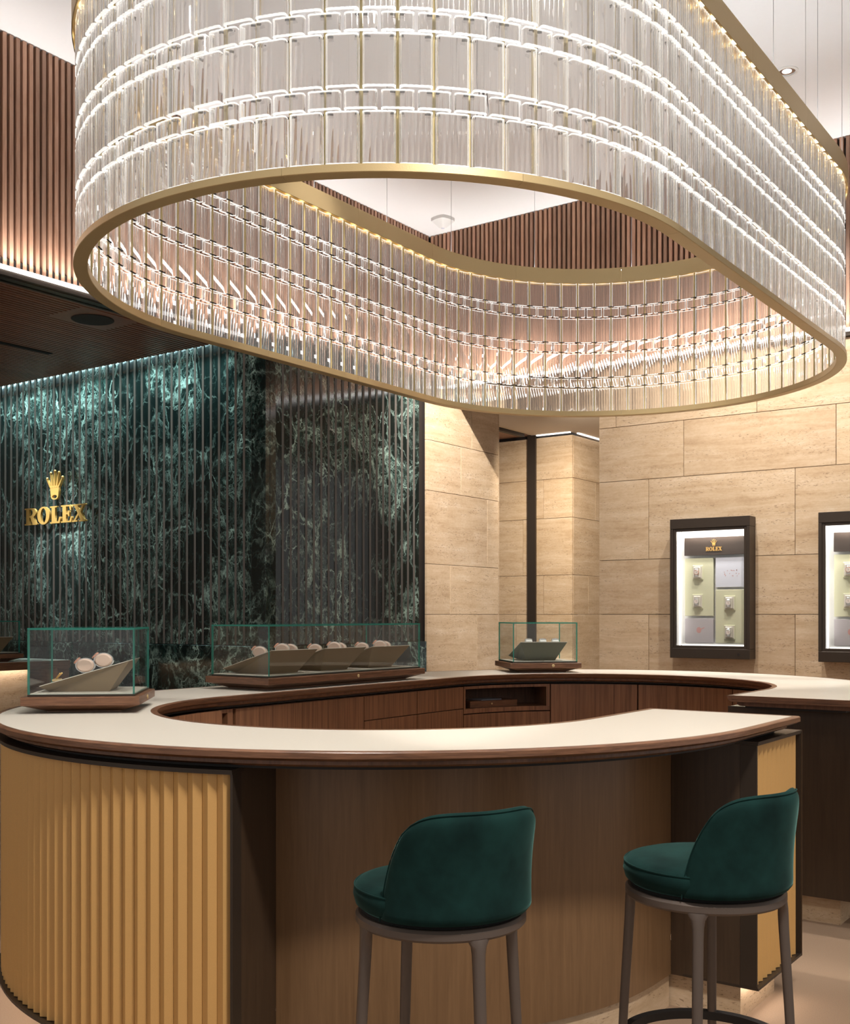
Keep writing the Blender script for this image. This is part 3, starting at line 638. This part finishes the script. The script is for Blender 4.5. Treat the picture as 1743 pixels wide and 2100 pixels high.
# ------------------------------------------------------------------ watch windows on the back wall
def watch(name_label, grp, loc, rot=None):   # wristwatch round a pad, face to -y
    t = thing('wristwatch', name_label, 'watch', loc, 0, grp)
    return t
def wall_case(x0, x1, z0, z1, which, wn):
    yf = YB-.15
    t = thing('display_window', 'bronze framed lit watch window on the travertine wall, '+which, 'display case', ((x0+x1)/2, YB, z0), 0, None)
    xa, xb, h, d = x0-(x0+x1)/2, x1-(x0+x1)/2, z1-z0, .15
    g = G(); fr = .028; tb = .085
    g.cbox(xa, xb, -d, -.001, h-tb, h, .003); g.cbox(xa, xb, -d, -.001, 0, tb, .003); g.cbox(xa, xa+fr, -d, -.001, tb, h-tb, .003); g.cbox(xb-fr, xb, -d, -.001, tb, h-tb, .003)
    g.obj('frame', M['bronze'], t)
    g = G(); f2 = .024; ia, ib, ja, jb = xa+fr, xb-fr, tb, h-tb
    for q in ((ia, ia+f2, ja, jb), (ib-f2, ib, ja, jb), (ia+f2, ib-f2, ja, ja+f2), (ia+f2, ib-f2, jb-f2, jb)): g.cbox(q[0], q[1], -d+.008, -d+.03, q[2], q[3], .002)
    g.obj('door_frame', M['bronze'], t)
    G().box(ia+f2, ib-f2, -d+.016, -d+.021, ja+f2, jb-f2).obj('pane', M['wglass'], t)
    G().box(ia, ib, -.012, -.002, ja, jb).obj('back_panel', M['white'], t)
    G().box(ia+.0005, ia+.004, -d+.03, -.012, ja, jb).obj('side_lining', M['white'], t)
    G().box(ib-.004, ib-.0005, -d+.03, -.012, ja, jb).obj('side_lining', M['white'], t)
    for q in ((ia+.006, ia+.016, ja+.02, jb-.02), (ib-.016, ib-.006, ja+.02, jb-.02), (ia+.03, ib-.03, jb-.03, jb-.006), (ia+.03, ib-.03, ja+.006, ja+.03)):
        G().box(q[0], q[1], -.020, -.0125, q[2], q[3]).obj('led_strip', M['ledbox'], t)
    g = G().lathe([(.001, 0), (.011, 0), (.011, .004), (.001, .004)], 16); g.xf(Matrix.Translation((xb-.095, -d, .04)) @ Matrix.Rotation(pi/2, 4, 'X')); g.obj('lock', M['dark'], t)
    cove((x0+x1)/2, YB-d+.045, z0+jb-.015, ib-ia-.1, .02, 0, .62, -1, 4.0, (1, .95, .9))  # unseen lamp added behind the frame top to brighten the inside
    cove((x0+x1)/2+ia+.03, YB-d+.045, z0+h/2, .02, .02, .75, .6, 0, .25, (1, .95, .9)).data.size_y = .8  # unseen upright lamp added at the left side, same purpose
    # boards standing off the back
    L, Rr = ia+.070, ib-.045; mid = (L+Rr)/2; top = jb-.075; bot = ja+.045; hh = top-bot; yb0, yb1 = -.055, -.030
    G().cbox(L, Rr, yb0-.012, yb1, top-.155, top, .002).obj('header_board', M['brown'], t)
    yw = yb0-.0125
    word_sign(t, mid-.072, yw-.001, top-.120, .034, .003, M['signgold'], .143); crown(t, mid, yw-.001, top-.078, .058, .003, M['signgold'], .68)
    zt = top-.178; gm = .010
    b1 = (L, mid-gm, zt-.50, zt); b2 = (L, mid-gm, bot, zt-.52); b3 = (mid+gm, Rr, zt-.255, zt); b4 = (mid+gm, Rr, bot, zt-.275)
    for q in (b1, b4): G().cbox(q[0], q[1], yb0, yb1, q[2], q[3], .002).obj('watch_board', M['pad'], t)
    o3 = G().cbox(b3[0], b3[1], yb0, yb1, b3[2], b3[3], .002).obj('photo_board', M['photo1'], t)
    o2 = G().cbox(b2[0], b2[1], yb0, yb1, b2[2], b2[3], .002).obj('photo_board', M['photo2'], t)
    g = G(); rr = random.Random(3)
    for i in range(15):                      # printed petals
        u = rr.uniform(.14, .82); cx_, cz_ = b3[0]+u*(b3[1]-b3[0]), b3[2]+(.52+.18*rr.uniform(-.6, .6)-.08*u)*(b3[3]-b3[2]); s = .0045+.004*rr.random(); a = rr.uniform(0, 3)
        g.add([(cx_+s*cos(a), yb0-.0006, cz_+s*sin(a)), (cx_-s*.5*sin(a), yb0-.0006, cz_+s*.5*cos(a)), (cx_-s*cos(a), yb0-.0006, cz_-s*sin(a)), (cx_+s*.5*sin(a), yb0-.0006, cz_-s*.5*cos(a))], [(0, 1, 2, 3)])
    g.obj('petal_print', M['petal'], o3)
    cx_, cz_ = (b2[0]*.5+b2[1]*.5), b2[2]+.52*(b2[3]-b2[2])
    g = G().add([(cx_+.022*cos(a*pi/10), yb0-.0006, cz_+.026*sin(a*pi/10)) for a in range(20)], [tuple(range(20))])
    g.add([(cx_+.015, yb0-.0007, cz_+.012), (cx_+.05, yb0-.0007, cz_+.026), (cx_+.052, yb0-.0007, cz_+.020), (cx_+.015, yb0-.0007, cz_+.0)], [(0, 1, 2, 3)])
    g.obj('watch_print', M['petal'], o2)
    w1, w4 = (b1[0]+b1[1])/2-.008, (b4[0]+b4[1])/2-.002
    spots = [(w1, b1[3]-.125, 'upper left', 'rose'), (w1, b1[3]-.375, 'lower left', 'steel'), (w4, b4[3]-.115, 'upper right', 'steel'), (w4, b4[3]-.365, 'lower right', 'steel')]
    for wx, wz, nm, mm in spots:
        lb = f'{"rose" if mm == "rose" else "silver"} wristwatch on a square pad, {nm} in the {wn} wall window'
        w = thing('wristwatch', lb, 'watch', ((x0+x1)/2+wx, YB+yb0-.0005, z0+wz), 0, 'watches in the wall windows')
        G().cbox(-.048, .048, -.010, 0, -.062, .062, .003).obj('pad', M['pad'], w)
        G().cbox(-.040, .040, -.013, -.0102, -.050, .054, .002).obj('inner_pad', M['leather'], w)
        G().cbox(-.030, .030, -.034, -.0132, -.047, .047, .006).obj('cuff', M['leather'], w)
        for i in range(5):
            for sgn in (-1, 1):
                zc_ = sgn*(.019+i*.0055); yy = -.0395+.0012*i*i
                G().cbox(-.012, .012, yy, yy+.005, zc_-.0025, zc_+.0025, .0008).obj('bracelet_link', M['steel'], w)
        g = G().lathe([(.001, 0), (.022, 0), (.0235, .004), (.0215, .009), (.001, .009)], 28); g.xf(Matrix.Translation((0, -.034, 0)) @ Matrix.Rotation(pi/2, 4, 'X')); g.obj('watch_case', M['rose' if mm == 'rose' else 'steel'], w, 40)
        g = G().lathe([(.001, 0), (.018, 0), (.018, .001), (.001, .001)], 24); g.xf(Matrix.Translation((0, -.0432, 0)) @ Matrix.Rotation(pi/2, 4, 'X')); g.obj('dial', M['dial'], w)
        G().box(-.0006, .0006, -.0448, -.0443, 0, .012).box(0, .009, -.0448, -.0443, -.0006, .0006).obj('hands', M['dark'], w)
wall_case(-3.845, -3.140, 1.123, 2.325, 'the one seen whole', 'whole')
wall_case(-2.580, -1.875, 1.118, 2.320, 'the one cut by the right edge', 'cut off')

# ------------------------------------------------------------------ glass show cases on the worktop
def round_watch(lab, grp, loc, rz, sc=1., tilt=0.):
    t = thing('watch_cushion', lab, 'watch', loc, rz, grp)
    r, w = .034*sc, .046*sc
    g = G().lathe([(.001, -w/2), (r*.80, -w/2), (r*.97, -w/2+.006), (r, -w/4), (r, w/4), (r*.97, w/2-.006), (r*.80, w/2), (.001, w/2)], 28)
    g.xf(Matrix.Translation((0, 0, r)) @ Matrix.Rotation(pi/2, 4, 'X')); g.obj('cushion', M['blush'], t, 30)
    g = G(); bw = .009*sc
    n = 32
    g.loft([[((r+q)*cos(a), y, r+(r+q)*sin(a)) for q, y in ((.0005, -bw), (.0035, -bw), (.0035, bw), (.0005, bw))] for a in [2*pi*i/n for i in range(n)]], False, 0, True)
    g.obj('bracelet', M['steel'], t, 40)
    g = G().lathe([(.001, 0), (.018*sc, 0), (.019*sc, .004), (.017*sc, .008), (.001, .008)], 24)
    g.xf(Matrix.Translation((-(r+.002)*.80, 0, r+(r+.002)*.60)) @ Matrix.Rotation(-R(53), 4, 'Y')); g.obj('watch_case', M['rose'], t, 40)
    t.scale = (1.08, 1, .84)                 # the pads are slightly flattened
    return t
def glass_case(lab, x, y, rz, ln, wd, lock_side=None):
    """local u = across the counter (x, + is towards the inside), v = along it (y)"""
    t = thing('glass_case', lab, 'display case', (x, y, ZT), rz)
    a, b = wd/2, ln/2
    rings = [[(sx*(a-i), sy*(b-i), z) for sx, sy in ((-1, -1), (1, -1), (1, 1), (-1, 1))] for i, z in ((.085, .001), (.085, .006), (.012, .030), (0, .034), (0, .066), (.002, .068))]
    G().loft(rings).obj('wooden_base', M['walnut_h'], t)
    c, d = a-.022, b-.022
    G().box(-c, c, -d, d, .0685, .076).obj('frame_plinth', M['bronze'], t)
    G().box(-c+.008, c-.008, -d+.008, d-.008, .0765, .080).obj('liner', M['leather'], t)
    e, zt = .008, .345
    def pane(x0, x1, y0, y1, z0, z1, ax):
        g = G().box(x0, x1, y0, y1, z0, z1); g.m = [0 if (i//2) == ax else 1 for i in range(6)]; return g.obj('glass_pane', [M['glass'], M['teal']], t)
    pane(-c, c, -d, -d+e, .0765, zt-e, 1); pane(-c, c, d-e, d, .0765, zt-e, 1)
    pane(-c, -c+e, -d+e+.0003, d-e-.0003, .0765, zt-e, 2); pane(c-e, c, -d+e+.0003, d-e-.0003, .0765, zt-e, 2)
    pane(-c, c, -d, d, zt-e+.0002, zt, 0)
    if lock_side:
        g = G().lathe([(.001, 0), (.010, 0), (.010, .003), (.006, .005), (.001, .005)], 16)
        g.xf(Matrix.Translation((a-.0005, 0 if lock_side == 1 else lock_side, .050)) @ Matrix.Rotation(pi/2, 4, 'Y')); g.obj('lock', M['brass'], t)
    return t
def stand(lab, t, u, v, hw, m, su=1.0, grp='slanted stands in the glass cases'):
    o = thing('watch_stand', lab, 'display stand', (0, 0, 0), 0, grp)
    T = t.matrix_basis if False else Matrix.Translation(t.location) @ Matrix.Rotation(t.rotation_euler[2], 4, 'Z')
    o.location = T @ Vector((u, v, .0803)); o.rotation_euler = (0, 0, t.rotation_euler[2])
    lo, hi = -.175*su, .185*su
    base = [(lo+.03, -hw*.62, 0), (hi-.09, -hw*.62, 0), (hi-.09, hw*.62, 0), (lo+.03, hw*.62, 0)]
    top = [(lo, -hw, .024), (hi, -hw, .128), (hi, hw, .128), (lo, hw, .024)]
    G().loft([base, top]).obj('wedge', m, o)
    n = Vector((-.27, 0, 1)).normalized()*.003
    G().loft([[Vector(p)+n*.05 for p in top], [Vector(p)+n for p in top]]).obj('top_pad', M['leather'], o)
    return o
def on_stand(t, u, v, du, dv, su=1.):
    T = Matrix.Translation(t.location) @ Matrix.Rotation(t.rotation_euler[2], 4, 'Z')
    z = .0803+.024+(du+.175*su)*(.104/(.36*su))+.0045
    return T @ Vector((u+du, v+dv, z+.0016))
# case on the near left of the ring: local +x points to the ring's centre
ang = atan2(YN-3.005, CX+3.863)
c1 = glass_case('small glass case with teal edges on the near left bend of the counter', -3.868, 3.003, ang, .48, .465, 1)
stand('slanted taupe stand in the glass case on the near left bend', c1, -.005, 0, .15, M['stand'])
for i, (du, dv) in enumerate(((-.010, -.045), (.062, -.03))):
    p = on_stand(c1, -.005, 0, du, dv)
    round_watch(('lower' if i == 0 else 'upper')+' of two blush watch cushions in the case on the near left bend', 'watch cushions', p, ang)
def gold_mark(t, u, v, lab, su=1.):
    p = on_stand(t, u, v, -.128*su, -.035, su); o = thing('gold_emblem', lab, 'emblem', p, t.rotation_euler[2], None)
    G().prism([(-.014, -.03), (.014, -.03), (.014, .03), (-.014, .03)], -.003, .006).obj('foot', M['brass'], o)
    g = G()
    for i in range(5): g.tube([(-.004+.0, -.004+.002*i-.0, .006), (.016, -.022+.011*i, .030)], .0028, 6)
    g.obj('prongs', M['signgold'], o)
gold_mark(c1, -.005, 0, 'tiny gold emblem at the low edge of the near left stand')
# long case on the left straight, local +x points to +x
c2 = glass_case('long low glass case with three stands on the left straight of the counter', -4.205, 4.892, 0., 1.395, .465, .04)
for i, v in enumerate((-.43, 0, .43)):
    nm = ('near', 'middle', 'far')[i]
    stand(f'slanted taupe stand, {nm} one of three in the long glass case', c2, -.01, v, .185, M['stand'])
    spots = ((.03, -.11), (.075, .02), (.06, .10)) if i == 0 else ((.04, -.10), (.075, .03), (.055, .10))
    for j, (du, dv) in enumerate(spots):
        round_watch(f'blush watch cushion, {("first", "second", "third")[j]} from the near end on the {nm} stand of the long case', 'watch cushions', on_stand(c2, -.01, v, du, dv), .55)
gold_mark(c2, -.01, -.43, 'tiny gold emblem at the low edge of the near stand in the long case')
# case on the far bend
a3 = atan2(YF-6.80, CX+3.865)
c3 = glass_case('small glass case with olive stand on the far left bend of the counter', -3.865, 6.80, a3, .50, .465, .05)
stand('slanted olive stand in the small case on the far left bend', c3, -.005, 0, .165, M['stand2'])
for j, dv in enumerate((-.10, .0, .09)):
    p = on_stand(c3, -.005, 0, .145, dv)
    t = thing('jewel_watch', f'tiny silver watch on the olive stand, {("leftmost", "middle", "rightmost")[j]} of three', 'watch', p, a3, 'watches on the olive stand')
    G().cbox(-.02, .02, -.024, .024, 0, .022, .007, 2).obj('cuff', M['white'], t, 60); 
    g = G()
    for i in range(7): g.cbox(-.008, .008, -.024+i*.0072, -.0185+i*.0072, .0222, .028+.004*sin(pi*(i+.5)/7), .001)
    g.obj('bracelet', M['steel'], t)
gold_mark(c3, -.005, 0, 'tiny dark gold emblem at the low edge of the olive stand')

# ------------------------------------------------------------------ side table at the far left with a case
tb = thing('side_table', 'walnut framed table with cream top and lit travertine front by the marble wall', 'table', (-8.5, 5.2, 0))
G().cbox(-.35, .295, -1.3, .935, 1.055, 1.10, .003).obj('table_top', M['leather'], tb)
G().cbox(.2955, .302, -1.3, .94, 1.03, 1.098, .001).obj('front_rim', M['walnut_h'], tb)
G().cbox(-.35, .295, .81, .935, 0, 1.054, .003).obj('side_leg', M['walnut_h'], tb)
G().cbox(-.05, .16, -1.25, .62, 0, 1.05, .003).obj('front_panel', M['trav'], tb)
G().box(.195, .225, -1.2, .62, 1.046, 1.0545).obj('led_strip', M['ledplinth'], tb)
c4 = glass_case('glass case on the walnut framed table at the far left', -8.47, 5.47, 0., .46, .46)
stand('slanted pale stand in the case at the far left edge', c4, 0, 0, .16, M['stand'])

# ------------------------------------------------------------------ bar stools
def stool(lab, x, y, seat_rz, leg_rz):
    t = thing('bar_stool', lab, 'stool', (x, y, 0), seat_rz, 'green velvet bar stools')
    # local: back towards -y, sitter faces +y
    zs = .752
    prof = [(.001, zs), (.205, zs), (.220, zs+.012), (.226, zs+.034), (.224, zs+.052), (.214, zs+.064), (.190, zs+.071), (.10, zs+.078), (.001, zs+.080)]
    G().lathe(prof, 56).obj('seat', M['velvet'], t, 50)
    g = G(); g.tube([(.222*cos(a), .222*sin(a), zs+.057) for a in [2*pi*i/56 for i in range(56)]], .0028, 6, 0, True); g.obj('piping', M['velvet'], t.children[0], 60)
    # wrap-round back shell
    NU, NV = 30, 16; TH = R(74); Hh = .279; rings = []
    def shell(u, v, side):                   # side 1 outer, 0 inner ; u -1..1, v 0..1
        au = abs(u)
        z = zs-.001+Hh*v*(1-.17*au**5)
        th = TH*u*(1-.05*v-.20*v**2.4)
        ro = .236-.004*sin(pi*min(1, v*1.1))+.008*v*v
        edge = max(au**7, v**9)
        half = .026*sqrt(max(0., 1-edge*.985))
        r = ro-.026+(half if side else -half)
        lean = -.018*v**1.5
        a = -pi/2+th
        return (r*cos(a), r*sin(a)+lean, z+(.0 if side else 0))
    vs, fs = [], []
    for side in (1, 0):
        for j in range(NV+1):
            for i in range(NU+1): vs.append(shell(-1+2*i/NU, (j/NV)**.85, side))
    N = (NU+1)*(NV+1); idx = lambda s, j, i: (0 if s else N)+j*(NU+1)+i
    for j in range(NV):
        for i in range(NU):
            fs.append((idx(1, j, i), idx(1, j, i+1), idx(1, j+1, i+1), idx(1, j+1, i))); fs.append((idx(0, j, i), idx(0, j+1, i), idx(0, j+1, i+1), idx(0, j, i+1)))
        fs.append((idx(1, j, 0), idx(1, j+1, 0), idx(0, j+1, 0), idx(0, j, 0))); fs.append((idx(1, j, NU), idx(0, j, NU), idx(0, j+1, NU), idx(1, j+1, NU)))
    for i in range(NU):
        fs.append((idx(1, NV, i), idx(1, NV, i+1), idx(0, NV, i+1), idx(0, NV, i))); fs.append((idx(1, 0, i), idx(0, 0, i), idx(0, 0, i+1), idx(1, 0, i+1)))
    bk = G().add(vs, fs).obj('backrest', M['velvet'], t, 80)
    ss = bk.modifiers.new('subsurf', 'SUBSURF'); ss.levels = 1; ss.render_levels = 1
    seam = [shell(-.985, v/20, 1) for v in range(0, 20)]+[shell(-1+2*i/40, .982, 1) for i in range(2, 39)]+[shell(.985, v/20, 1) for v in range(19, -1, -1)]
    G().tube(seam, .0017, 6).obj('piping', M['velvet'], bk, 60)
    # metal ring and legs, turned against the swivelling seat
    d = leg_rz-seat_rz; rot = Matrix.Rotation(d, 4, 'Z')
    G().lathe([(.196, zs-.010), (.196, zs-.002), (.214, zs-.002), (.214, zs-.010)][::-1]+[], 48)
    n = 64
    def band(name, ro, ri, z0, z1, m, ch=.005):
        g = G(); g.loft([[(r*cos(a), r*sin(a), z) for r, z in ((ri, z0), (ro-ch, z0), (ro, z0+ch), (ro, z1-ch), (ro-ch, z1), (ri, z1))] for a in [2*pi*i/n for i in range(n)]], False, 0, True)
        return g.obj(name, m, t, 40)
    band('swivel_gap', .205, .15, zs-.0095, zs-.0005, M['black'], .001)
    band('seat_ring', .220, .175, zs-.040, zs-.010, M['legm'], .007)
    for k in range(4):
        a = k*pi/2; er = Vector((cos(a), sin(a), 0)); et = Vector((-sin(a), cos(a), 0)); rings = []
        for z, r, wt_, wr in ((zs-.018, .205, .050, .010), (zs-.030, .206, .042, .013), (zs-.040, .207, .030, .0145), (zs-.055, .208, .021, .0155), (zs-.075, .2085, .0175, .016), (zs-.11, .210, .0165, .0155), (.42, .224, .0155, .0145), (.20, .236, .0140, .0130), (.006, .246, .0125, .0115)):
            q = []
            for m_ in range(12):
                b = 2*pi*m_/12; cxx, syy = cos(b), sin(b); k_ = 1/max(abs(cxx), abs(syy))**.55
                q.append(tuple(rot @ (er*(r+cxx*wr*k_*.9)+et*(syy*wt_*k_*.9)+Vector((0, 0, z)))))
            rings.append(q)
        lg = G().loft(rings).obj('leg', M['legm'], t, 50)
        q = rot @ (er*.246); G().lathe([(.001, 0), (.013, 0), (.013, .006), (.001, .006)], 12, 0, (q.x, q.y, 0)).obj('foot_pad', M['black'], lg)
    pts = [tuple(rot @ Vector((.228*cos(a), .228*sin(a), .30))) for a in [pi*i/36 for i in range(37)]]
    g = G(); g.loft([[tuple(Vector(p)+rot @ Vector((cos(a)*qr, sin(a)*qr, qz))) for qr, qz in ((-.011, -.012), (.009, -.014), (.013, -.008), (.013, .008), (.009, .014), (-.011, .012))] for p, a in zip(pts, [pi*i/36 for i in range(37)])])
    g.obj('footrest', M['dark'], t, 50)
    return t
def cam_angle(x, y, phi):                    # world heading of the direction PHI degrees to the right of "towards the camera"
    back = atan2(-y, -x); return back+R(phi)
def mk_stool(lab, x, y, phi, leg):
    hb = cam_angle(x, y, phi)                # the back points this way
    return stool(lab, x, y, hb+pi/2, cam_angle(x, y, leg))
mk_stool('dark green velvet bar stool with its back to us in front of the knee recess', -1.623, 2.354, 30, 26)
mk_stool('dark green velvet bar stool by the gold end panel, seen more from its side', -1.157, 2.982, 57, 85)
